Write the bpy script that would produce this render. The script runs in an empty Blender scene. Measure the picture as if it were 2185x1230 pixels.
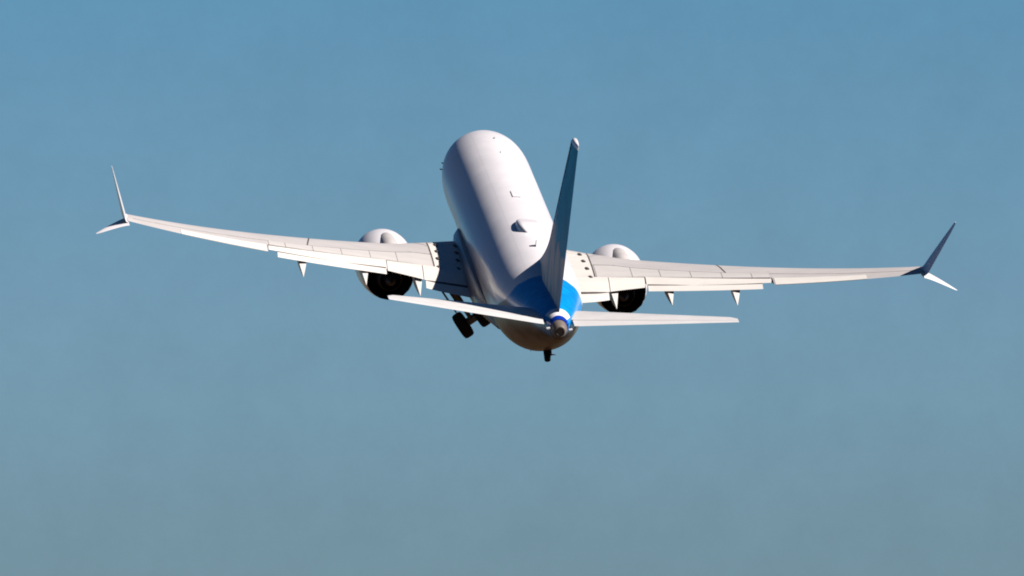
import bpy, math, random
from mathutils import Matrix, Vector, noise
random.seed(4)
R = math.radians
S = bpy.context.scene
C = S.collection

# ------------------------------------------------------------------ camera
CAM_H = 1.8          # tripod height over the field
ELEV = 7.0           # how far the lens points above the horizon, degrees
DIST = 700.0         # metres to the aeroplane
KPX = 51.13 / 2185   # picture widths per metre at DIST
U0, V0 = 1103.0 / 2185, 543.0 / 2185
cam_d = bpy.data.cameras.new("camera")
cam = bpy.data.objects.new("camera", cam_d)
C.objects.link(cam)
cam.location = (0, 0, CAM_H)
cam.rotation_euler = (R(90 + ELEV), 0, 0)
cam_d.sensor_width = 36.0
cam_d.lens = 36.0 * KPX * DIST
cam_d.shift_x = -(U0 - 0.5)
cam_d.shift_y = V0 - 0.5 * 1230 / 2185
cam_d.clip_start = 1.0
cam_d.clip_end = 200000.0
S.camera = cam

# ------------------------------------------------------------------ plane attitude (relative to the line of sight)
YAW, PITCH, ROLL = R(5.40), R(13.0), R(3.85)
ATT = (Matrix.Rotation(R(ELEV), 4, 'X') @ Matrix.Rotation(YAW, 4, 'Z')
       @ Matrix.Rotation(PITCH, 4, 'X') @ Matrix.Rotation(ROLL, 4, 'Y'))
POS = Vector((0, 0, CAM_H)) + (Matrix.Rotation(R(ELEV), 3, 'X') @ Vector((0, DIST, 0)))

# ------------------------------------------------------------------ sun and sky
SUN_ALPHA, SUN_FORE = R(50.0), R(-10.0)     # in the aeroplane's frame: up from the right wing, towards the nose
sd = Vector((math.cos(SUN_FORE) * math.cos(SUN_ALPHA), math.sin(SUN_FORE), math.cos(SUN_FORE) * math.sin(SUN_ALPHA)))
sdw = (ATT.to_3x3() @ sd).normalized()
SUN_EL = math.asin(sdw.z)
SUN_AZ = math.atan2(sdw.x, sdw.y)          # clockwise from +Y
sun_d = bpy.data.lights.new("sun", 'SUN')
sun_d.energy = 5.0
sun_d.angle = R(0.5)
sun_d.color = (1.0, 0.94, 0.88)
sun = bpy.data.objects.new("sun", sun_d)
C.objects.link(sun)
sun.rotation_euler = sdw.to_track_quat('Z', 'Y').to_euler()
sun.location = (60, -40, 120)

W = bpy.data.worlds.new("World")
S.world = W
W.use_nodes = True
nt = W.node_tree
nt.nodes.clear()
def N(tree, typ, **kw):
    n = tree.nodes.new(typ)
    for k, v in kw.items():
        setattr(n, k, v)
    return n
sky = N(nt, 'ShaderNodeTexSky', sky_type='NISHITA')
sky.sun_disc = False
sky.sun_elevation = SUN_EL
sky.sun_rotation = SUN_AZ
sky.altitude = 1200
sky.air_density = 1.0
sky.dust_density = 0.4
sky.ozone_density = 2.0
# the air near the horizon: greyer low down, deeper blue higher up (by direction above the horizon)
tcw = N(nt, 'ShaderNodeTexCoord')
sepw = N(nt, 'ShaderNodeSeparateXYZ')
nt.links.new(tcw.outputs['Generated'], sepw.inputs[0])
airm = N(nt, 'ShaderNodeMapRange')
airm.inputs['From Min'].default_value = 0.0
airm.inputs['From Max'].default_value = 1.0
nt.links.new(sepw.outputs['Z'], airm.inputs['Value'])
air = N(nt, 'ShaderNodeValToRGB')
SKY_RAMP = [(0.0, (0.54, 0.54, 0.54)), (0.1037, (0.575, 0.645, 0.62)), (0.1139, (0.63, 0.765, 0.765)), (0.1219, (0.615, 0.79, 0.82)), (0.1366, (0.50, 0.785, 0.86)),
            (0.16, (0.30, 0.60, 0.74)), (0.20, (0.17, 0.41, 0.58)), (0.36, (0.09, 0.28, 0.46)), (1.0, (0.05, 0.19, 0.35))]
els = air.color_ramp.elements
while len(els) < len(SKY_RAMP):
    els.new(0.5)
for e_, (p_, c_) in zip(els, SKY_RAMP):
    e_.position = p_
for e_, (p_, c_) in zip(els, SKY_RAMP):
    e_.position = p_
    e_.color = (*c_, 1)
nt.links.new(airm.outputs[0], air.inputs[0])
tint = N(nt, 'ShaderNodeMix', data_type='RGBA', blend_type='MULTIPLY')
tint.inputs['Factor'].default_value = 1.0
# uneven haze: faint drifting density differences in the low air
hz = N(nt, 'ShaderNodeTexNoise')
hz.inputs['Scale'].default_value = 160
hz.inputs['Detail'].default_value = 9
hz.inputs['Roughness'].default_value = 0.78
hm = N(nt, 'ShaderNodeMapRange')
hm.inputs['From Min'].default_value = 0.25
hm.inputs['From Max'].default_value = 0.75
hm.inputs['To Min'].default_value = 0.94
hm.inputs['To Max'].default_value = 1.06
nt.links.new(tcw.outputs['Generated'], hz.inputs['Vector'])
nt.links.new(hz.outputs['Fac'], hm.inputs['Value'])
hv = N(nt, 'ShaderNodeVectorMath', operation='SCALE')
nt.links.new(air.outputs[0], hv.inputs[0])
nt.links.new(hm.outputs[0], hv.inputs['Scale'])
nt.links.new(hv.outputs[0], tint.inputs['B'])
bg = N(nt, 'ShaderNodeBackground')
bg.inputs['Strength'].default_value = 0.0522
wo = N(nt, 'ShaderNodeOutputWorld')
nt.links.new(sky.outputs[0], tint.inputs['A'])
# sunlit brown soil and grass below the horizon, never in view, as part of the surroundings
below = N(nt, 'ShaderNodeMapRange')
below.inputs['From Min'].default_value = -0.01
below.inputs['From Max'].default_value = 0.01
nt.links.new(sepw.outputs['Z'], below.inputs['Value'])
land = N(nt, 'ShaderNodeMix', data_type='RGBA')
land.inputs['A'].default_value = (1.25, 0.70, 0.38, 1)
nt.links.new(below.outputs[0], land.inputs['Factor'])
nt.links.new(tint.outputs['Result'], land.inputs['B'])
nt.links.new(land.outputs['Result'], bg.inputs['Color'])
nt.links.new(bg.outputs[0], wo.inputs['Surface'])
S.view_settings.view_transform = 'Standard'
S.view_settings.look = 'None'
S.view_settings.exposure = 0.74
S.view_settings.gamma = 1.0
S.cycles.caustics_reflective = False
S.cycles.caustics_refractive = False
S.cycles.blur_glossy = 1.0
S.cycles.diffuse_bounces = 0
S.cycles.use_denoising = True
S.cycles.use_adaptive_sampling = False
S.cycles.filter_width = 1.9

# ------------------------------------------------------------------ materials
def srgb(r, g, b):
    f = lambda c: c / 12.92 if c <= 0.04045 else ((c + 0.055) / 1.055) ** 2.4
    return (f(r / 255), f(g / 255), f(b / 255), 1.0)

def mat(name, col, rough=0.35, metal=0.0, coat=0.0, var=0.06, scale=1.6, spec=0.5, stretch=(1, 1, 1), bump=0.0):
    """paint or metal with faint cloudy dirt and uneven gloss"""
    m = bpy.data.materials.new(name)
    m.use_nodes = True
    t = m.node_tree
    b = t.nodes['Principled BSDF']
    tc = N(t, 'ShaderNodeTexCoord')
    mp = N(t, 'ShaderNodeMapping')
    mp.inputs['Scale'].default_value = stretch
    nz = N(t, 'ShaderNodeTexNoise')
    nz.inputs['Scale'].default_value = scale
    nz.inputs['Detail'].default_value = 6
    nz.inputs['Roughness'].default_value = 0.6
    rp = N(t, 'ShaderNodeValToRGB')
    c = Vector(col[:3])
    rp.color_ramp.elements[0].position = 0.3
    rp.color_ramp.elements[1].position = 0.7
    rp.color_ramp.elements[0].color = (*(c * (1 - var)), 1)
    rp.color_ramp.elements[1].color = (*[min(1, v * (1 + var * 0.5)) for v in c], 1)
    t.links.new(tc.outputs['Object'], mp.inputs[0])
    t.links.new(mp.outputs[0], nz.inputs['Vector'])
    t.links.new(nz.outputs['Fac'], rp.inputs[0])
    t.links.new(rp.outputs[0], b.inputs['Base Color'])
    mr = N(t, 'ShaderNodeMapRange')
    mr.inputs['To Min'].default_value = max(0.02, rough - 0.08)
    mr.inputs['To Max'].default_value = rough + 0.08
    t.links.new(nz.outputs['Fac'], mr.inputs['Value'])
    t.links.new(mr.outputs[0], b.inputs['Roughness'])
    b.inputs['Metallic'].default_value = metal
    b.inputs['Coat Weight'].default_value = coat
    b.inputs['Coat Roughness'].default_value = 0.12
    b.inputs['Specular IOR Level'].default_value = spec
    if bump:
        bp = N(t, 'ShaderNodeBump')
        bp.inputs['Strength'].default_value = bump
        bp.inputs['Distance'].default_value = 0.02
        t.links.new(nz.outputs['Fac'], bp.inputs['Height'])
        t.links.new(bp.outputs[0], b.inputs['Normal'])
    return m

WHITE = (0.77, 0.73, 0.745, 1)
BLUE = (0.0, 0.235, 0.62, 1)
M = {
    'white': mat('white_paint', WHITE, 0.32, coat=0.35, var=0.05, scale=0.8),
    'cream': mat('flap_paint', (0.63, 0.59, 0.55, 1), 0.42, var=0.07, scale=1.4, stretch=(0.6, 2, 2)),
    'grey': mat('wing_grey_paint', (0.45, 0.42, 0.41, 1), 0.42, var=0.07, scale=0.9, stretch=(0.6, 1.6, 1)),
    'tail_white': mat('tail_white_paint', (0.61, 0.585, 0.575, 1), 0.36, coat=0.2, var=0.05, scale=1.0),
    'belly': mat('belly_grey_paint', (0.26, 0.25, 0.25, 1), 0.3, coat=0.2, var=0.15, scale=0.9, stretch=(1, 0.4, 1)),
    'spoiler': mat('spoiler_paint', (0.50, 0.468, 0.45, 1), 0.42, var=0.07, scale=1.1, stretch=(0.6, 1.6, 1)),
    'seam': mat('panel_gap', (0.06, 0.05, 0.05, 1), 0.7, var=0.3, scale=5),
    'faint_seam': mat('faint_panel_gap', (0.30, 0.27, 0.26, 1), 0.7, var=0.4, scale=3),
    'black': mat('black_soot', (0.012, 0.011, 0.012, 1), 0.75, var=0.3, scale=3, spec=0.2),
    'dark_metal': mat('dark_exhaust_metal', (0.035, 0.028, 0.028, 1), 0.5, metal=0.4, var=0.3, scale=3),
    'bare_metal': mat('bare_metal', (0.62, 0.60, 0.58, 1), 0.28, metal=1.0, var=0.1, scale=3),
    'cone': mat('tail_cone_metal', (0.15, 0.12, 0.10, 1), 0.55, metal=0.0, var=0.15, scale=3),
    'rubber': mat('tyre_rubber', (0.014, 0.013, 0.014, 1), 0.85, var=0.3, scale=8, spec=0.15),
    'gear': mat('landing_gear_grey', (0.16, 0.15, 0.15, 1), 0.5, metal=0.2, var=0.25, scale=5),
    'glass': mat('dark_window_glass', (0.02, 0.025, 0.03, 1), 0.1, var=0.1, scale=2),
    'blue': mat('blue_paint', BLUE, 0.3, coat=0.35, var=0.12, scale=1.0),
}

def streaked(name, mode):
    """white paint that turns into blue brush strokes; object coordinates are the aeroplane's (y = 20 - station)"""
    m = bpy.data.materials.new(name)
    m.use_nodes = True
    t = m.node_tree
    b = t.nodes['Principled BSDF']
    L = t.links.new
    tc = N(t, 'ShaderNodeTexCoord')
    sp = N(t, 'ShaderNodeSeparateXYZ')
    L(tc.outputs['Object'], sp.inputs[0])
    def math_(op, a, b_=None, c=None):
        n = N(t, 'ShaderNodeMath', operation=op)
        for i, v in enumerate((a, b_, c)):
            if v is None:
                continue
            if isinstance(v, (int, float)):
                n.inputs[i].default_value = v
            else:
                L(v, n.inputs[i])
        return n.outputs[0]
    def noise_(vec, scale, stretch, rot=(0, 0, 0), detail=5):
        mp = N(t, 'ShaderNodeMapping')
        mp.inputs['Rotation'].default_value = rot
        mp.inputs['Scale'].default_value = stretch
        L(vec, mp.inputs[0])
        n = N(t, 'ShaderNodeTexNoise')
        n.inputs['Scale'].default_value = scale
        n.inputs['Detail'].default_value = detail
        L(mp.outputs[0], n.inputs['Vector'])
        return n.outputs['Fac']
    def ramp(f, p0, p1, c0, c1):
        r = N(t, 'ShaderNodeValToRGB')
        r.color_ramp.elements[0].position = p0
        r.color_ramp.elements[1].position = p1
        r.color_ramp.elements[0].color = c0
        r.color_ramp.elements[1].color = c1
        L(f, r.inputs[0])
        return r.outputs[0]
    def mix(f, a, b_):
        n = N(t, 'ShaderNodeMix', data_type='RGBA')
        for s, v in (('Factor', f), ('A', a), ('B', b_)):
            if isinstance(v, (tuple, float, int)):
                n.inputs[s].default_value = v
            else:
                L(v, n.inputs[s])
        return n.outputs['Result']
    obj = tc.outputs['Object']
    dirt = noise_(obj, 0.9, (1, 0.5, 1))
    white = ramp(dirt, 0.3, 0.7, (0.72, 0.685, 0.70, 1), WHITE)
    k0, k1 = (0, 0, 0, 1), (1, 1, 1, 1)
    if mode == 'fuselage':
        st = math_('SUBTRACT', 20.0, sp.outputs['Y'])
        # faint circumferential skin joints and lap joints
        bands = math_('PINGPONG', math_('ADD', st, 0.6), 1.3)
        joint = math_('LESS_THAN', bands, 0.018)
        lap = math_('LESS_THAN', math_('ABSOLUTE', math_('SUBTRACT', math_('ABSOLUTE', sp.outputs['X']), 0.78)), 0.012)
        lap = math_('MULTIPLY', lap, math_('GREATER_THAN', sp.outputs['Z'], 0.5))
        joint = math_('MAXIMUM', joint, lap)
        white = mix(math_('MULTIPLY', joint, 0.22), white, (0.35, 0.34, 0.34, 1))
        # belly turns grey-brown below a line, with underside shade and ground bounce painted in
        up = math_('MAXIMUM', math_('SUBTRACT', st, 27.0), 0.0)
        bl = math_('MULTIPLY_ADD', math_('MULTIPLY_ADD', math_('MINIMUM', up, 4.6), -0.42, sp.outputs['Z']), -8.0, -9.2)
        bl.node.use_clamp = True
        belly_tone = noise_(obj, 1.3, (1.2, 0.35, 1.2), detail=7)
        white = mix(bl, white, ramp(belly_tone, 0.36, 0.64, (0.065, 0.05, 0.042, 1), (0.165, 0.13, 0.108, 1)))
        # blue tail: starts a little further aft on the crown than on the flanks
        edge = math_('MULTIPLY_ADD', sp.outputs['Z'], -0.55, st)
        wob = noise_(obj, 1.2, (1, 1, 1))
        edge = math_('MULTIPLY_ADD', wob, 0.5, edge)
        f = ramp(math_('SUBTRACT', edge, 31.35), 0.0, 0.12, k0, k1)
        lo = ramp(math_('MULTIPLY_ADD', sp.outputs['Z'], 1.0, -0.55), 0.0, 0.2, k0, k1)
        f = mix(lo, k0, f)
        br = noise_(obj, 2.2, (0.9, 2.6, 1.4), (0.35, 0, 0.5), 6)
        blue = ramp(br, 0.38, 0.62, (0.0, 0.19, 0.52, 1), (0.0, 0.29, 0.72, 1))
        col = mix(f, white, blue)
        w2 = math_('GREATER_THAN', st, 36.85)
        hi = math_('GREATER_THAN', sp.outputs['Z'], 1.30)
        col = mix(math_('MULTIPLY', w2, hi), col, white)
        w3 = math_('GREATER_THAN', st, 37.42)
        hi = math_('GREATER_THAN', sp.outputs['Z'], 0.95)
        col = mix(math_('MULTIPLY', w3, hi), col, (0.0, 0.03, 0.30, 1))
    else:
        # fin: white-grey strokes at the foot, blue above
        st = math_('SUBTRACT', 20.0, sp.outputs['Y'])
        br = noise_(obj, 0.6, (1, 1.2, 0.6), (0.7, 0, 0), 6)
        h = math_('MULTIPLY_ADD', br, 3.4, math_('MULTIPLY', sp.outputs['Z'], -0.62))
        f = ramp(math_('ADD', h, 1.54), 0.40, 0.62, k0, k1)
        b2 = noise_(obj, 1.1, (1, 1.2, 0.6), (0.4, 0, 0), 4)
        blue = ramp(b2, 0.35, 0.65, (0.0, 0.34, 0.60, 1), (0.0, 0.46, 0.76, 1))
        s2 = noise_(obj, 0.8, (1, 2.6, 0.5), (0.7, 0, 0), 5)
        white = mix(ramp(s2, 0.42, 0.60, k0, (0.6, 0.6, 0.6, 1)), white, blue)
        col = mix(f, blue, white)
    L(col, b.inputs['Base Color'])
    mr = N(t, 'ShaderNodeMapRange')
    mr.inputs['To Min'].default_value = 0.24 if mode == 'fuselage' else 0.42
    mr.inputs['To Max'].default_value = 0.4 if mode == 'fuselage' else 0.55
    L(dirt, mr.inputs['Value'])
    L(mr.outputs[0], b.inputs['Roughness'])
    b.inputs['Coat Weight'].default_value = 0.3 if mode == 'fuselage' else 0.0
    b.inputs['Coat Roughness'].default_value = 0.1
    if mode == 'fuselage':      # gloss taken down where the belly shade is painted
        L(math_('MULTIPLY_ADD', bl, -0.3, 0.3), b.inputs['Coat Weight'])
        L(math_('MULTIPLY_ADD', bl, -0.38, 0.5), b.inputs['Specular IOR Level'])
    b.inputs['Specular IOR Level'].default_value = 0.5 if mode == 'fuselage' else 0.05
    # slight waviness of the skin between frames
    wv = noise_(obj, 1.0, (1.2, 2.0, 1.2), detail=2)
    bp = N(t, 'ShaderNodeBump')
    bp.inputs['Strength'].default_value = 0.4
    bp.inputs['Distance'].default_value = 0.02
    L(wv, bp.inputs['Height'])
    L(bp.outputs[0], b.inputs['Normal'])
    return m
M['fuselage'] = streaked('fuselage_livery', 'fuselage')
M['fin'] = streaked('fin_livery', 'fin')

# ------------------------------------------------------------------ mesh helpers (aeroplane frame: x right, y = 20 - station, z up)
root = bpy.data.objects.new('passenger_jet', None)
C.objects.link(root)
root.empty_display_size = 4
root.matrix_world = Matrix.Translation(POS) @ ATT
root['label'] = 'white twin-engine passenger jet with blue tail climbing away, wheels half retracted'
root['category'] = 'airplane'

def P(st, x, z):
    return Vector((x, 20.0 - st, z))

class MB:
    def __init__(self):
        self.v, self.f, self.m = [], [], []
    def add(self, verts, faces, mi=0):
        o = len(self.v)
        self.v += [Vector(p) for p in verts]
        self.f += [tuple(i + o for i in q) for q in faces]
        self.m += [mi] * len(faces)
    def loft(self, rings, closed=True, caps=(False, False), mi=0, cap_mi=None):
        n = len(rings[0])
        vs = [p for r in rings for p in r]
        fs = []
        for i in range(len(rings) - 1):
            for j in range(n if closed else n - 1):
                k = (j + 1) % n
                fs.append((i * n + j, i * n + k, (i + 1) * n + k, (i + 1) * n + j))
        self.add(vs, fs, mi)
        if caps[0]:
            self.add(rings[0], [tuple(range(n))], mi if cap_mi is None else cap_mi)
        if caps[1]:
            self.add(rings[-1], [tuple(range(n))][::-1], mi if cap_mi is None else cap_mi)
    def tube(self, a, b, r0, r1=None, n=12, mi=0, caps=True):
        a, b = Vector(a), Vector(b)
        r1 = r0 if r1 is None else r1
        d = (b - a).normalized()
        u = d.orthogonal().normalized()
        w = d.cross(u)
        ring = lambda c, r: [c + (u * math.cos(t) + w * math.sin(t)) * r for t in [2 * math.pi * i / n for i in range(n)]]
        self.loft([ring(a, r0), ring(b, r1)], True, (caps, caps), mi)
    def box(self, c, u, v, w, mi=0):
        """box from centre and three half vectors"""
        c, u, v, w = map(Vector, (c, u, v, w))
        vs = [c + u * i + v * j + w * k for i in (-1, 1) for j in (-1, 1) for k in (-1, 1)]
        self.add(vs, [(0, 1, 3, 2), (4, 6, 7, 5), (0, 4, 5, 1), (2, 3, 7, 6), (0, 2, 6, 4), (1, 5, 7, 3)], mi)
    def revolve(self, prof, centre, n=64, mi=0, sy=1.0, flat=None):
        """prof: list of (station, radius) turned about an axis along y"""
        rings = []
        for st, r in prof:
            ring = []
            for i in range(n):
                t = 2 * math.pi * i / n
                x, z = r * math.cos(t), r * math.sin(t) * sy
                if flat and z < 0:
                    z *= flat
                ring.append(Vector((centre[0] + x, 20.0 - st - (centre[2] if len(centre) > 2 else 0), centre[1] + z)))
            rings.append(ring)
        self.loft(rings, True, (False, False), mi)
    def build(self, name, mats, parent=None, smooth=40, origin=None, label=None, keep=False):
        me = bpy.data.meshes.new(name)
        o = Vector((0, 0, 0)) if keep else (Vector(origin) if origin else sum(self.v, Vector()) / len(self.v))
        me.from_pydata([p - o for p in self.v], [], self.f)
        if not isinstance(mats, (list, tuple)):
            mats = [mats]
        for m in mats:
            me.materials.append(m)
        me.polygons.foreach_set('material_index', self.m)
        import bmesh
        bm = bmesh.new()
        bm.from_mesh(me)
        bmesh.ops.remove_doubles(bm, verts=bm.verts, dist=1e-5)
        bmesh.ops.recalc_face_normals(bm, faces=bm.faces)
        bm.to_mesh(me)
        bm.free()
        me.polygons.foreach_set('use_smooth', [True] * len(me.polygons))
        me.set_sharp_from_angle(angle=R(smooth))
        me.update()
        ob = bpy.data.objects.new(name, me)
        C.objects.link(ob)
        ob['_o'] = o
        par = parent or root
        ob.parent = par
        base = Vector(par['_o']) if '_o' in par.keys() else Vector((0, 0, 0))
        ob.location = o - base
        if label:
            ob['label'] = label
        return ob

def lerp_tab(tab, x):
    if x <= tab[0][0]:
        return tab[0][1:]
    for a, b in zip(tab, tab[1:]):
        if x <= b[0]:
            t = (x - a[0]) / (b[0] - a[0])
            return tuple(p + (q - p) * t for p, q in zip(a[1:], b[1:]))
    return tab[-1][1:]

def spline_tab(tab, x):
    """Catmull-Rom through the rows of a table"""
    if x <= tab[0][0]:
        return tab[0][1:]
    if x >= tab[-1][0]:
        return tab[-1][1:]
    for i in range(len(tab) - 1):
        if tab[i][0] <= x <= tab[i + 1][0]:
            break
    p1, p2 = tab[i], tab[i + 1]
    p0 = tab[i - 1] if i else p1
    p3 = tab[i + 2] if i + 2 < len(tab) else p2
    h = p2[0] - p1[0]
    t = (x - p1[0]) / h
    out = []
    for k in range(1, len(p1)):
        m1 = (p2[k] - p0[k]) / max(1e-6, p2[0] - p0[0]) * h
        m2 = (p3[k] - p1[k]) / max(1e-6, p3[0] - p1[0]) * h
        out.append((2 * t**3 - 3 * t**2 + 1) * p1[k] + (t**3 - 2 * t**2 + t) * m1 + (-2 * t**3 + 3 * t**2) * p2[k] + (t**3 - t**2) * m2)
    return tuple(out)

# ------------------------------------------------------------------ fuselage
FUS = [  # station, half width, top z, bottom z
    (0.0, 0.02, -0.52, -0.56), (0.12, 0.26, -0.28, -0.82), (0.35, 0.46, -0.10, -1.02), (0.8, 0.74, 0.15, -1.27), (1.5, 1.05, 0.48, -1.52), (2.3, 1.33, 1.00, -1.70),
    (3.1, 1.55, 1.45, -1.83), (4.0, 1.72, 1.74, -1.93), (5.2, 1.84, 1.92, -2.01), (6.6, 1.88, 1.98, -2.05), (9, 1.88, 1.98, -2.05),
    (14, 1.88, 1.98, -2.05), (20, 1.88, 1.98, -2.05), (25.0, 1.88, 1.98, -2.05), (27.0, 1.88, 1.98, -2.05), (28.5, 1.85, 1.98, -1.98), (30.0, 1.77, 1.97, -1.77),
    (31.5, 1.62, 1.95, -1.43), (33.0, 1.40, 1.91, -1.03), (34.5, 1.13, 1.85, -0.58), (35.7, 0.88, 1.77, -0.20), (36.6, 0.68, 1.67, 0.10),
    (37.2, 0.50, 1.55, 0.32), (37.65, 0.36, 1.38, 0.52)]
def fus_ring(st, n=112, grow=0.0):
    w, zt, zb = spline_tab(FUS, st)
    zc = zb + 0.515 * (zt - zb)
    out = []
    for i in range(n):
        a = 2 * math.pi * i / n
        c, s = math.cos(a), math.sin(a)
        h = (zt - zc) if s > 0 else (zc - zb)
        out.append(P(st, (w + grow) * c, zc + (h + grow) * s))
    return out
def fus_at(st, z, side):
    """point and outward normal on the skin at a height"""
    w, zt, zb = spline_tab(FUS, st)
    zc = zb + 0.515 * (zt - zb)
    h = (zt - zc) if z > zc else (zc - zb)
    s = max(-1, min(1, (z - zc) / h))
    c = math.sqrt(1 - s * s)
    p = P(st, side * w * c, z)
    nn = Vector((side * c / w, 0, s / h)).normalized()
    return p, nn
fb = MB()
sts = []
s = 0.0
while s < 37.65:
    sts.append(s)
    s += 0.04 if s < 0.4 else 0.15 if s < 3 else 0.3
sts.append(37.65)
fb.loft([fus_ring(s) for s in sts], True, (True, True))
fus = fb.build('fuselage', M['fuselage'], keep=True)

# tail cone with the auxiliary power unit's exhaust
cb = MB()
prof = [(37.64, 0.345, 0.95), (37.8, 0.32, 0.955), (38.0, 0.29, 0.96), (38.16, 0.245, 0.965), (38.22, 0.20, 0.965)]
cr = [[P(s, r * math.cos(a), z + r * 1.12 * math.sin(a)) for a in [2 * math.pi * i / 40 for i in range(40)]] for s, r, z in prof]
cb.loft(cr, True, (True, True))
cone = cb.build('tail_cone', M['cone'])
eb = MB()
ring = lambda st, r: [P(st, r * math.cos(a), 0.97 + r * math.sin(a)) for a in [2 * math.pi * i / 28 for i in range(28)]]
eb.loft([ring(38.19, 0.18), ring(38.27, 0.172), ring(38.27, 0.16), ring(37.7, 0.15)], True, (False, True))
eb.build('exhaust_pipe', M['black'], cone)

# roof equipment
rb = MB()   # satellite radome
rr = []
for i in range(25):
    f = i / 24
    st = 22.15 + 2.5 * f
    env = (1 - abs(2 * f - 1) ** 3.2) ** 0.7
    hw, hh = 0.10 + 0.42 * env, 0.02 + 0.36 * env * (1.0 - 0.45 * (1 - f))
    ring = []
    for j in range(21):
        a = math.pi * j / 20
        x = hw * math.copysign(abs(math.cos(a)) ** 0.42, math.cos(a))
        ring.append(P(st, x, 1.90 + hh * abs(math.sin(a)) ** 0.55))
    rr.append(ring)
rb.loft(rr, False, (True, True))
rb.build('satellite_radome', M['white'], fus)
ab = MB()
ab.box(P(17.4, 0, 1.99), (0.16, 0, 0), (0, 0.55, 0), (0, 0, 0.02))
ab.build('flat_antenna', M['white'], fus)
def blade(st, x, z0, h, c, up=1, m='white', name='blade_antenna', th=0.02):
    q = MB()
    q.loft([[P(st, x - th, z0), P(st - c / 2, x, z0), P(st, x + th, z0), P(st + c / 2, x, z0)],
            [P(st + 0.3 * h, x - th * .6, z0 + up * h), P(st - c * .25 + 0.3 * h, x, z0 + up * h), P(st + 0.3 * h, x + th * .6, z0 + up * h), P(st + c * .3 + 0.3 * h, x, z0 + up * h)]], True, (True, True))
    return q.build(name, M[m], fus)
blade(6.6, 0.1, 1.96, 0.10, 0.25)
blade(9.3, 0.12, 1.96, 0.07, 0.22)
blade(27.0, -0.05, 1.96, 0.30, 0.4)
blade(27.6, -0.4, -1.98, 0.14, 0.35, -1, 'gear')
blade(29.2, -0.1, -1.86, 0.12, 0.3, -1, 'gear')
for side in (-1, 1):
    for z, l in ((0.22, 0.05), (-0.05, 0.08)):
        q = MB()
        p, nn = fus_at(4.2, z, side)
        q.tube(p - nn * 0.03, p + nn * l, 0.03, 0.02, 8)
        q.tube(p + nn * l + Vector((0, -0.05, 0)), p + nn * l + Vector((0, 0.14, 0)), 0.025, 0.012, 8)
        q.build('air_data_probe', M['gear'], fus)
# tail skid
tb = MB()
tb.tube(P(31.6, 0.20, -0.95), P(32.6, 0.22, -1.36), 0.17, 0.14, 14)
tb.tube(P(32.4, 0.21, -1.22), P(32.75, 0.22, -1.50), 0.16, 0.13, 14)
tb.build('tail_skid', M['rubber'], fus)
db = MB()
db.tube(P(32.4, 0.34, -1.05), P(32.7, 0.36, -1.30), 0.035, 0.03, 8)
db.tube(P(32.67, 0.34, -1.28), P(32.7, 0.55, -1.26), 0.03, 0.02, 8)
db.build('drain_mast', M['gear'], fus)

# wing-to-body fairing
BEL = [(10.8, 1.20, -1.75, 0.05), (12.0, 1.75, -1.2, 0.3), (13.5, 2.02, -0.80, 0.55), (15, 2.12, -0.72, 0.6), (18, 2.18, -0.72, 0.6), (20.5, 2.16, -0.75, 0.6),
       (22, 2.08, -0.90, 0.5), (23.5, 1.90, -1.15, 0.33), (24.8, 1.55, -1.55, 0.12), (25.6, 1.2, -1.85, 0.03)]
bb = MB()
rings = []
for i in range(61):
    st = 10.8 + (25.6 - 10.8) * i / 60
    hw, zt, dp = spline_tab(BEL, st)
    zb = -2.03 - 0.30 * dp / 0.6
    ring = []
    for j in range(49):
        a = math.pi * j / 48
        x = hw * math.copysign(abs(math.cos(a)) ** 0.62, math.cos(a))
        z = zt + (zb - zt) * abs(math.sin(a)) ** 0.75
        ring.append(P(st, x, z))
    top = [P(st, -hw * 0.93, zt + 0.28), P(st, -hw * 0.5, zt + 0.3), P(st, hw * 0.5, zt + 0.3), P(st, hw * 0.93, zt + 0.28)]
    rings.append(ring + top)
bb.loft(rings, True, (True, True))
bb.build('belly_fairing', M['belly'])

# ------------------------------------------------------------------ aerofoil
def foil(f, tc):
    return 5 * tc * (0.2969 * math.sqrt(f) - 0.1260 * f - 0.3516 * f * f + 0.2843 * f**3 - 0.1036 * f**4)
def camber(f, m=0.014, p=0.45):
    fl = 0.06 * max(0.0, f - 0.4)       # flatter rear upper surface
    return fl + m / p**2 * (2 * p * f - f * f) if f < p else fl + m / (1 - p)**2 * ((1 - 2 * p) + 2 * p * f - f * f)

LE = [(0.0, 12.2), (1.9, 13.75), (4.8, 15.95), (17.0, 22.35)]
TE = [(0.0, 21.35), (1.9, 21.35), (5.6, 21.25), (17.0, 23.72)]
def wz(x):
    d = max(0, x - 1.9)
    return -1.30 + 0.105 * d + 0.0016 * d * d + 0.52 * (d / 15.2) ** 3
def wsec(x):
    le = lerp_tab(LE, x)[0]
    te = lerp_tab(TE, x)[0]
    tc = lerp_tab([(0, 0.145), (5.6, 0.115), (17, 0.10)], x)[0]
    tw = R(lerp_tab([(0, 2.0), (5.6, 1.0), (17, -1.0)], x)[0])
    return le, te - le, wz(x), tc, tw
def wpt(x, f, s, off=0.0, side=1):
    """point on the wing: f chord fraction, s = +1 upper / -1 lower, off = lift off the skin"""
    le, c, z, tc, tw = wsec(x)
    h = (camber(f) + s * foil(f, tc)) * c + off * s
    d = (f - 0.3) * c
    return P(le + 0.3 * c + d * math.cos(tw) + h * math.sin(tw), side * x, z - d * math.sin(tw) + h * math.cos(tw))
def frac(x, st):
    le, c, *_ = wsec(x)
    return (st - le) / c

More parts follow.
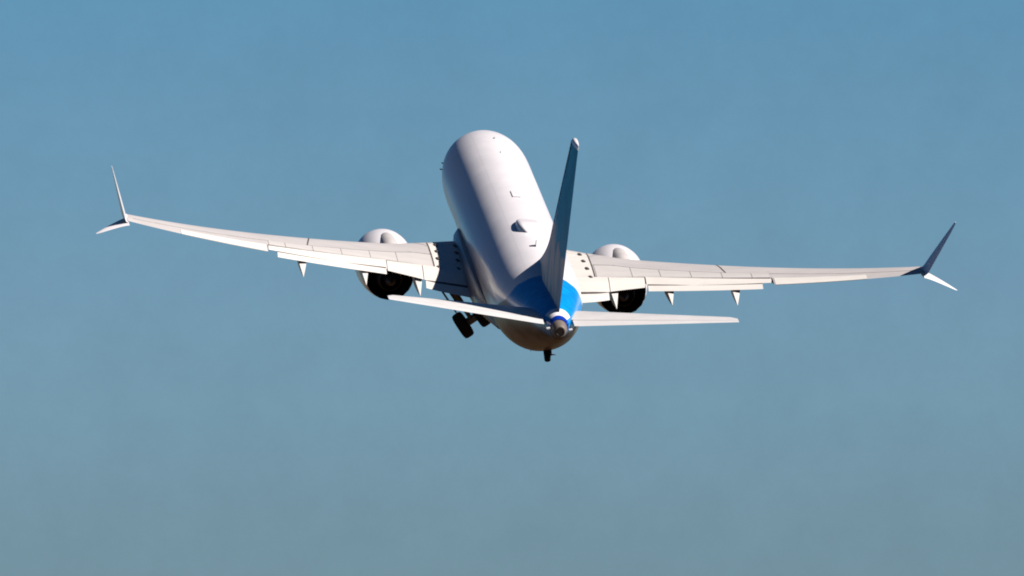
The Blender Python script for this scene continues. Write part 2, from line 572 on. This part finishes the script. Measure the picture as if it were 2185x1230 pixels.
FUP = [(0.0, 0.785), (1.9, 0.785), (3.4, 0.785), (4.7, 0.745), (5.5, 0.735), (10.55, 0.73)]       # where the fixed upper skin ends in front of the flaps
def f_end(x):
    return lerp_tab(FUP, x)[0]
cosp = lambda n: [0.5 * (1 - math.cos(math.pi * i / n)) for i in range(n + 1)]

def strip(mb, path, w, mi, side, s=1, off=0.004):
    """thin flush band along (x, f) points on the skin"""
    for (x0, f0), (x1, f1) in zip(path, path[1:]):
        n = max(2, int(abs(x1 - x0) / 0.4) + 1, int(abs(f1 - f0) / 0.06) + 1)
        prev = None
        for i in range(n + 1):
            t = i / n
            x, f = x0 + (x1 - x0) * t, f0 + (f1 - f0) * t
            c = wsec(x)[1]
            if abs(x1 - x0) > abs(f1 - f0) * c:
                a, b_ = wpt(x, f - w / 2 / c, s, off, side), wpt(x, f + w / 2 / c, s, off, side)
            else:
                a, b_ = wpt(x - w / 2, f, s, off, side), wpt(x + w / 2, f, s, off, side)
            if prev:
                mb.add([prev[0], a, b_, prev[1]], [(0, 1, 2, 3)], mi)
            prev = (a, b_)
def patch(mb, poly, mi, side, off=0.003, n=8):
    """four (x, f) corners, bilinear, on the upper skin"""
    g = [[None] * (n + 1) for _ in range(n + 1)]
    for i in range(n + 1):
        for j in range(n + 1):
            u, v = i / n, j / n
            x = (poly[0][0] * (1 - u) + poly[1][0] * u) * (1 - v) + (poly[3][0] * (1 - u) + poly[2][0] * u) * v
            f = (poly[0][1] * (1 - u) + poly[1][1] * u) * (1 - v) + (poly[3][1] * (1 - u) + poly[2][1] * u) * v
            g[i][j] = wpt(x, f, 1, off, side)
    for i in range(n):
        for j in range(n):
            mb.add([g[i][j], g[i + 1][j], g[i + 1][j + 1], g[i][j + 1]], [(0, 1, 2, 3)], mi)

def flap_mesh(side, x0, x1, ch, gap_z, back, defl, tc=0.16, n=14, dark=0.0):
    """flap as its own aerofoil: ch(x) its chord, dark = metres of nose painted dark as the slot shadow line"""
    q = MB()
    rings = []
    for i in range(n + 1):
        x = x0 + (x1 - x0) * i / n
        le, c, z, _, tw = wsec(x)
        base = wpt(x, 0.72, 1, 0, 1)
        a = wpt(x, f_end(x), 1, 0, 1)
        bpt = wpt(x, f_end(x), -1, 0, 1)
        o = Vector((0, a.y, a.z - gap_z)) + Vector((0, -back(x), 0))
        d = R(defl)
        cl = ch(x)
        ring = []
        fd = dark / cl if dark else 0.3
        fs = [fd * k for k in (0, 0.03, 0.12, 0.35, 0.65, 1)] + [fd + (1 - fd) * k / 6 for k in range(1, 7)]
        for f in fs:
            h = foil(f, tc) * cl
            ring.append((f * cl, h))
        for f in fs[-2:0:-1]:
            ring.append((f * cl, -foil(f, tc) * cl * 0.6))
        rings.append([Vector((side * x, o.y - (u * math.cos(d) + h * math.sin(d)), o.z - u * math.sin(d) + h * math.cos(d))) for u, h in ring])
    q.loft(rings, True, (True, True))
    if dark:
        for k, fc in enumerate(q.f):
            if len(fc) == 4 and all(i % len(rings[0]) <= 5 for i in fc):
                q.m[k] = 1  # shadow line of the slot, painted on the flap nose
    return q

def canoe(side, x, st0, st1, zt, w, depth, drop):
    """flap track fairing: boat-shaped pod whose tail droops with the flap"""
    q = MB()
    rings = []
    n = 18
    for i in range(n + 1):
        f = i / n
        st = st0 + (st1 - st0) * f
        k = max(0.0, f - 0.45) / 0.55
        e = max(0.02, (math.sin(math.pi * min(f / 0.9, 0.5)) if f < 0.45 else 1 - k ** 1.25))
        top = zt - drop * k ** 1.2
        hw, dp = w * e, depth * (e if f < 0.45 else max(0.03, 1 - k ** 1.5 * 0.97))
        ring = []
        for j in range(15):
            a = math.pi * j / 14
            ring.append(P(st, side * x + hw * math.cos(a), top - dp * math.sin(a) ** 0.8))
        rings.append(ring)
    q.loft(rings, True, (True, True))
    return q

def build_wing(side):
    q = MB()
    xs = [1.2 + (16.68 - 1.2) * i / 64 for i in range(65)]
    xs = sorted(set(xs + [10.6, 10.62]))
    rings = []
    for x in xs:
        flapped = x <= 10.61
        fu = f_end(x) if flapped else 1.0
        fl = fu - 0.04 if flapped else 1.0
        up = [wpt(x, f * fu, 1, 0, side) for f in cosp(26)]
        lo = [wpt(x, f * fl, -1, 0, side) for f in cosp(18)[::-1]][:-1]
        rings.append(up + lo)
    q.loft(rings, True, (True, True), 0)
    # painted root panel, panel seams, step marks (surface pattern)
    patch(q, [(1.95, 0.10), (3.35, 0.15), (3.35, 0.78), (1.95, 0.78)], 1, side, 0.004)
    strip(q, [(3.38, 0.14), (3.38, 0.775)], 0.06, 2, side, off=0.007)
    strip(q, [(1.95, 0.095), (3.35, 0.14)], 0.06, 2, side, off=0.007)
    sf = [(3.4, frac(3.4, 18.05)), (4.3, frac(4.3, 18.1)), (6.0, frac(6.0, 18.9)), (8.85, frac(8.85, 20.1)), (10.6, frac(10.6, 20.75)), (16.4, 0.62)]
    strip(q, [(3.42, f_end(3.42) - 0.004), (4.7, f_end(4.7) - 0.004), (5.5, f_end(5.5) - 0.004), (10.55, f_end(10.55) - 0.004)], 0.03, 3, side, off=0.018)
    strip(q, sf[:4], 0.05, 2, side, off=0.007)
    strip(q, sf[3:], 0.03, 3, side, off=0.007)
    strip(q, [(8.8, frac(8.8, 20.08)), (8.55, 0.03)], 0.06, 2, side, off=0.007)
    strip(q, [(3.4, 0.28), (4.05, 0.06)], 0.05, 3, side, off=0.007)
    for k, x in enumerate((2.2, 3.05)):
        for i in range(4):
            st = 16.2 + 1.15 * i + 0.15 * k
            f = frac(x + 0.05 * i, st)
            p = wpt(x + 0.05 * i, f, 1, 0.0, side)
            q.box(p + Vector((0, 0, 0.02)), (0.05, 0.02, 0), (-0.03, 0.15, 0), (0, 0, 0.03), 2)
    w = q.build('wing', [M['grey'], M['cream'], M['seam'], M['faint_seam']], smooth=35)
    # spoilers: thin panels lying on the rear of the fixed wing
    for xa, xb in ((3.46, 4.93), (4.95, 6.09), (6.11, 7.34), (7.36, 8.59), (8.61, 9.79), (9.81, 10.52)):
        z = MB()
        top, bot = [], []
        n = 6
        for i in range(n + 1):
            x = xa + (xb - xa) * i / n
            f0 = lerp_tab(sf, x)[0] + 0.012
            f1 = f_end(x) + 0.004
            top.append([wpt(x, f0 + (f1 - f0) * j / 6, 1, 0.016, side) for j in range(7)])
            bot.append([wpt(x, f0 + (f1 - f0) * j / 6, 1, -0.01, side) for j in range(7)])
        z.loft([t_ + b_[::-1] for t_, b_ in zip(top, bot)], True, (True, True))
        z.build('spoiler', M['spoiler'], w, smooth=30)
    # flaps
    ci = lambda x: lerp_tab([(1.9, 2.10), (5.4, 1.20), (10.6, 0.66)], x)[0]
    flap_mesh(side, 1.95, 3.9, ci, 0.05, lambda x: -0.30, 9).build('flap', M['cream'], w)
    flap_mesh(side, 3.93, 5.42, ci, 0.05, lambda x: -0.30, 9).build('flap', M['cream'], w)
    flap_mesh(side, 5.46, 10.56, ci, 0.045, lambda x: -0.28, 6, n=30).build('flap', M['cream'], w)
    ca = lambda x: lerp_tab([(1.9, 1.05), (5.4, 0.72), (10.6, 0.66)], x)[0]
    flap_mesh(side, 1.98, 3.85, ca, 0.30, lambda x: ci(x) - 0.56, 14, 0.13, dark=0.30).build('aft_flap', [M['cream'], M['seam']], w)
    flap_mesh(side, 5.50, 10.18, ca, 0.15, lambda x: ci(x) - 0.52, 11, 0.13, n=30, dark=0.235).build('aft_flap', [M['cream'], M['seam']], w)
    # aileron, a shade proud of the wing
    z = MB()
    rings = []
    for i in range(17):
        x = 10.66 + 3.7 * i / 16
        rings.append([wpt(x, f, 1, 0.012, side) for f in (0.74, 0.80, 0.86, 0.92, 0.97, 1.004)] + [wpt(x, f, -1, 0.012, side) for f in (1.004, 0.97, 0.92, 0.86, 0.80, 0.74)])
    z.loft(rings, True, (True, True))
    z.build('aileron', M['cream'], w, smooth=30)
    # winglet blades
    def bladepath(rows, name, m):
        z = MB()
        rings = []
        for x, st, zz, c, tc, nx, nz_ in rows:
            ring = []
            fs = cosp(9)
            nv = Vector((nx, 0, nz_)).normalized()
            for f in fs:
                ring.append(P(st + f * c, x, zz) + nv * (foil(f, tc) * c))
            for f in fs[-2:0:-1]:
                ring.append(P(st + f * c, x, zz) - nv * (foil(f, tc) * c))
            rings.append([Vector((side * v.x, v.y, v.z)) for v in ring])
        z.loft(rings, True, (True, True))
        return z.build(name, M[m], w, smooth=40)
    t0 = wz(16.65)
    up = []
    for i in range(19):
        f = i / 18
        a = R(68) * min(1, f / 0.10)          # tight blend, then a straight blade leaning outwards
        r = 0.16
        if f <= 0.10:
            x = 16.64 + r * math.sin(a)
            z = t0 + 0.02 + r * (1 - math.cos(a))
        else:
            k = (f - 0.10) / 0.90
            x = 16.64 + r * math.sin(R(68)) + 0.83 * k
            z = t0 + 0.02 + r * (1 - math.cos(R(68))) + 2.42 * k
        c = 1.50 * (1 - f) ** 0.8 * 0.84 + 0.26
        st = 22.22 + 2.25 * f ** 1.08
        up.append((x, st, z, c, 0.115, -math.sin(a), math.cos(a)))
    bladepath(up, 'winglet', 'white')
    lo = []
    for i in range(11):
        f = i / 10
        lo.append((16.62 + 1.38 * f, 22.65 + 1.6 * f ** 1.15, t0 - 0.02 - 0.38 * f ** 1.2, 1.28 * (1 - f) ** 0.8 + 0.14, 0.11, 0.35 + 0.1 * f, 1))
    bladepath(lo, 'lower_winglet', 'white')
    # flap track fairings
    for x, s0, s1, wd, dp in ((4.12, 18.6, 22.3, 0.20, 0.58), (6.42, 18.6, 22.4, 0.22, 0.60), (9.10, 20.3, 22.75, 0.20, 0.46)):
        canoe(side, x, s0, s1, wpt(x, 0.6, -1).z + (0.24 if x < 9 else 0.08), wd, dp, 0.55).build('flap_track_fairing', M['cream'], w)
    return w
for side in (-1, 1):
    build_wing(side)

# ------------------------------------------------------------------ engines
ENG_AFT = 1.0
def build_engine(side):
    P = lambda st, x, z: Vector((x, 20.0 - st - ENG_AFT, z))
    cx, cz = side * 4.92, -2.04
    q = MB()
    q.revolve([(11.75, 0.86), (11.55, 0.92), (11.50, 0.99), (11.58, 1.06), (11.9, 1.17), (12.4, 1.235), (13.0, 1.26), (13.8, 1.255), (14.5, 1.21), (15.2, 1.12), (15.75, 1.03)], (cx, cz, ENG_AFT), 72, 0, flat=0.97)
    # chevrons on the nozzle lip
    n = 72
    ring0, ring1 = [], []
    for i in range(n):
        a = 2 * math.pi * i / n
        dz = 0.20 * (1 - abs(((i * 18 / n) % 1) * 2 - 1))
        r0, r1 = 1.03, 1.03 - 0.02 - dz * 0.10
        fl = 0.97 if math.sin(a) < 0 else 1
        ring0.append(P(15.75, cx + r0 * math.cos(a), cz + r0 * math.sin(a) * fl))
        ring1.append(P(15.78 + dz, cx + r1 * math.cos(a), cz + r1 * math.sin(a) * fl))
    q.loft([ring0, ring1], True)
    ring2 = [Vector((cx + (p.x - cx) * 0.975, p.y, cz + (p.z - cz) * 0.975)) for p in ring1]
    q.loft([ring1, ring2], True, mi=1)
    q.loft([ring2, [P(14.2, cx + 0.95 * math.cos(2 * math.pi * i / n), cz + 0.95 * math.sin(2 * math.pi * i / n)) for i in range(n)]], True, (False, True), 1)
    nac = q.build('engine_nacelle', [M['white'], M['black']])
    k = MB()
    k.revolve([(14.3, 0.66), (15.2, 0.64), (15.9, 0.56), (16.45, 0.46), (16.44, 0.43), (15.9, 0.44)], (cx, cz, ENG_AFT), 48)
    k.build('core_nozzle', M['dark_metal'], nac)
    k = MB()
    k.revolve([(15.9, 0.42), (15.95, 0.33), (16.4, 0.27), (16.8, 0.15), (17.0, 0.02)], (cx, cz, ENG_AFT), 40)
    k.build('exhaust_plug', M['dark_metal'], nac)
    k = MB()
    k.revolve([(12.35, 0.86), (12.4, 0.30), (12.1, 0.18), (11.9, 0.02)], (cx, cz, ENG_AFT), 40)
    k.build('fan', M['dark_metal'], nac)
    # pylon from the crown of the nacelle to the wing
    k = MB()
    rings = []
    for st, hw, zt, zb in ((12.75, 0.10, -1.02, -1.5), (12.85, 0.24, -0.86, -1.5), (13.05, 0.32, -0.76, -1.5), (13.4, 0.36, -0.70, -1.5), (14.0, 0.38, -0.66, -1.5), (14.8, 0.38, -0.64, -1.5), (15.6, 0.36, -0.74, -1.5), (16.6, 0.30, -0.95, -1.45), (17.6, 0.15, -1.0, -1.3)):
        ring = [P(st, cx - hw, zb)]
        for j in range(13):
            a = math.pi * (1 - j / 12)
            ring.append(P(st, cx + hw * math.cos(a), zt - hw + hw * math.sin(a)))
        ring.append(P(st, cx + hw, zb))
        rings.append(ring)
    k.loft(rings, True, (True, True))
    k.build('pylon', M['grey'], nac)
for side in (-1, 1):
    build_engine(side)

# ------------------------------------------------------------------ tail surfaces
def panel(rows, f0, f1, tc, fn, n=14, blunt=0.0):
    """lofted aerofoil slice between chord fractions f0..f1; rows = (le, te, a) and fn(st, a, h) places a point"""
    q = MB()
    rings = []
    fs = [f0 + (f1 - f0) * c for c in (cosp(n) if f0 == 0 else [i / n for i in range(n + 1)])]
    for le, te, a in rows:
        c = te - le
        up = [fn(le + f * c, a, (foil(f, tc) + blunt) * c) for f in fs]
        lo = [fn(le + f * c, a, -(foil(f, tc) + blunt) * c) for f in fs[::-1]]
        if f0 == 0 and not blunt:
            lo = lo[:-1]
        rings.append(up + lo)
    q.loft(rings, True, (True, True))
    return q
def stab_z(x):
    return 1.12 + 0.128 * max(0, x - 0.7)
for side in (-1, 1):
    def sf_(st, x, h):
        return P(st, side * x, stab_z(x) + h + 0.052 * (st - 37.2))
    def rows(x0, x1, n):
        out = []
        for i in range(n + 1):
            x = x0 + (x1 - x0) * i / n
            tipk = max(0, (x - 6.85) / 0.32)
            out.append((34.55 + (x - 0.7) * 0.535 + 0.25 * tipk ** 2, 37.8 + (x - 0.7) * 0.19, x))
        return out
    st_ = panel(rows(0.25, 7.17, 28), 0, 0.71, 0.095, sf_).build('horizontal_stabilizer', M['tail_white'])
    panel(rows(0.62, 7.17, 28), 0.724, 1.0, 0.095, sf_, n=6).build('elevator', M['tail_white'], st_)
    z = MB()
    z.box(P(37.9, side * 0.46, 1.02), (0.07, 0, 0.015), (0, 0.10, 0), (0, 0, 0.02))
    z.build('root_glint', M['white'], st_)  # white plate added to stand for a bright edge glint

def fin_le(z):
    main = 30.9 + (z - 1.9) * 0.868
    if z < 3.7:
        k = (3.7 - z) / 1.8
        main -= 1.7 * k ** 2.0
    return main
def fin_te(z):
    return 37.25 + (z - 1.9) * 0.211
FIN_TOP = 8.68
def finfn(st, z, h):
    return P(st, h, z)
zs = [1.5 + (FIN_TOP - 1.5) * i / 60 for i in range(61)]
def fin_rows(z0):
    return [(fin_le(max(z, 1.9)), fin_te(z), z) for z in zs if z >= z0]
def panel_fin(z0, f0abs, name, mats, parent=None):
    q = MB()
    rings = []
    for z in zs:
        if z < z0:
            continue
        le, te = fin_le(max(z, 1.9)), fin_te(z)
        c0 = (te - (30.9 + (z - 1.9) * 0.868))        # chord without the dorsal fillet
        hinge = te - 0.30 * c0
        tk = lambda st: 0.098 * c0 * max(0.02, min(1, 0.25 + 0.75 * (st - le) / (0.35 * c0 + (30.9 + (z - 1.9) * .868 - le)))) ** 0.8 * min(1, max(0.03, (te - st) / (0.66 * c0))) ** 0.85 * 0.5
        if f0abs == 'fin':
            pts = [le + (hinge - le) * k for k in cosp(16)]
            tks = [tk(s) if i else 0.015 for i, s in enumerate(pts)]
        else:
            pts = [hinge + 0.015 + (te - hinge - 0.015) * k / 8 for k in range(9)]
            tks = [tk(s) for s in pts]
        rings.append([P(s, a, z) for s, a in zip(pts, tks)] + [P(s, -a, z) for s, a in list(zip(pts, tks))[::-1]])
    q.loft(rings, True, (True, True))
    return q.build(name, mats, parent, keep=True, smooth=45)
fin = panel_fin(1.5, 'fin', 'vertical_stabilizer', M['fin'])
panel_fin(1.5, 'rudder', 'rudder', M['fin'], fin)
# fin tip cap
q = MB()
rings = []
for zz, sh in ((FIN_TOP - 0.02, 1.0), (FIN_TOP + 0.08, 0.9), (FIN_TOP + 0.15, 0.6), (FIN_TOP + 0.17, 0.25)):
    le, te = fin_le(FIN_TOP) + (1 - sh) * 0.9, fin_te(FIN_TOP) + 0.05
    c = te - le
    ring = [P(le + f * c, foil(f, 0.11) * c * sh ** .5 + 0.02 * sh, zz) for f in cosp(10)] + [P(le + f * c, -foil(f, 0.11) * c * sh ** .5 - 0.02 * sh, zz) for f in cosp(10)[::-1]]
    rings.append(ring)
q.loft(rings, True, (True, True))
q.build('fin_tip_cap', M['white'], fin)
# bright bare leading edge strip
q = MB()
rings = []
for i in range(31):
    z = 3.0 + (FIN_TOP - 3.0) * i / 30
    le = fin_le(z)
    rings.append([P(le - 0.04, 0, z), P(le + 0.05, 0.075, z), P(le + 0.26, 0.125, z), P(le + 0.26, -0.125, z), P(le + 0.05, -0.075, z)])
q.loft(rings, True, (True, True))
q.build('leading_edge', M['bare_metal'], fin)

# ------------------------------------------------------------------ main landing gear, swinging inwards
def build_gear(side, swing):
    hinge = P(19.6, side * 2.9, -1.35)
    a = R(swing)
    down = Vector((-side * math.sin(a), 0, -math.cos(a)))
    ax = Vector((side * math.cos(a), 0, -math.sin(a)))      # axle, pointing outboard
    fwd = Vector((0, 1, 0))
    foot = hinge + down * 2.1
    q = MB()
    q.tube(hinge - down * 0.35, hinge + down * 1.25, 0.19, 0.16, 16)
    q.tube(hinge + down * 1.2, foot, 0.09, 0.09, 16)
    q.tube(hinge - fwd * 0.35, hinge + fwd * 0.45, 0.12, 0.12, 14)
    leg = q.build('main_landing_gear', M['gear'])
    q = MB()
    q.tube(foot - ax * 0.55, foot + ax * 0.55, 0.085, 0.085, 14)
    q.tube(foot - ax * 0.30, foot + ax * 0.30, 0.17, 0.17, 18)
    q.build('axle', M['gear'], leg)
    q = MB()    # torque links
    q.tube(hinge + down * 1.15 - fwd * 0.12, hinge + down * 1.62 - fwd * 0.42, 0.05, 0.04, 8)
    q.tube(hinge + down * 1.62 - fwd * 0.42, foot - fwd * 0.1, 0.04, 0.05, 8)
    q.build('torque_link', M['gear'], leg)
    q = MB()    # side brace folding towards the belly
    k = hinge + down * 0.95
    knee = hinge + Vector((-side * 0.75, 0, -0.35))
    q.tube(k, knee, 0.10, 0.12, 10)
    q.tube(knee, hinge + Vector((-side * 1.2, 0, 0.2)), 0.12, 0.10, 10)
    q.tube(hinge + down * 0.5 + fwd * 0.1, hinge + fwd * 1.2 + Vector((0, 0, 0.1)), 0.09, 0.09, 10)
    q.build('side_brace', M['gear'], leg)
    for s in (-1, 1):
        c = foot + ax * 0.43 * s
        q = MB()
        prof = [(-0.22, 0.30), (-0.235, 0.42), (-0.205, 0.53), (-0.11, 0.575), (0.11, 0.575), (0.205, 0.53), (0.235, 0.42), (0.22, 0.30)]
        u, v = down, fwd
        rings = [[c + ax * w + (u * math.cos(t_) + v * math.sin(t_)) * r for t_ in [2 * math.pi * i / 40 for i in range(40)]] for w, r in prof]
        q.loft(rings, True, (False, False))
        q.build('tyre', M['rubber'], leg)
        q = MB()
        prof = [(-0.19, 0.06), (-0.12, 0.12), (-0.17, 0.27), (-0.2, 0.31), (0.2, 0.31), (0.17, 0.27), (0.12, 0.12), (0.19, 0.06)]
        rings = [[c + ax * w + (u * math.cos(t_) + v * math.sin(t_)) * r for t_ in [2 * math.pi * i / 32 for i in range(32)]] for w, r in prof]
        q.loft(rings, True, (True, True))
        q.build('wheel_hub', M['gear'], leg)
    # door carried on the outer side of the leg
    q = MB()
    o = hinge + ax * 0.36 + down * 0.75
    q.box(o, down * 0.72, fwd * 0.42, ax * 0.02)
    q.tube(hinge + down * 0.4, o - down * 0.3, 0.03, 0.03, 8)
    q.tube(hinge + down * 1.0, o + down * 0.3, 0.03, 0.03, 8)
    q.build('gear_door', M['gear'], leg)
build_gear(-1, 38)
build_gear(1, 62)

for o in bpy.data.objects:
    if '_o' in o.keys():
        del o['_o']
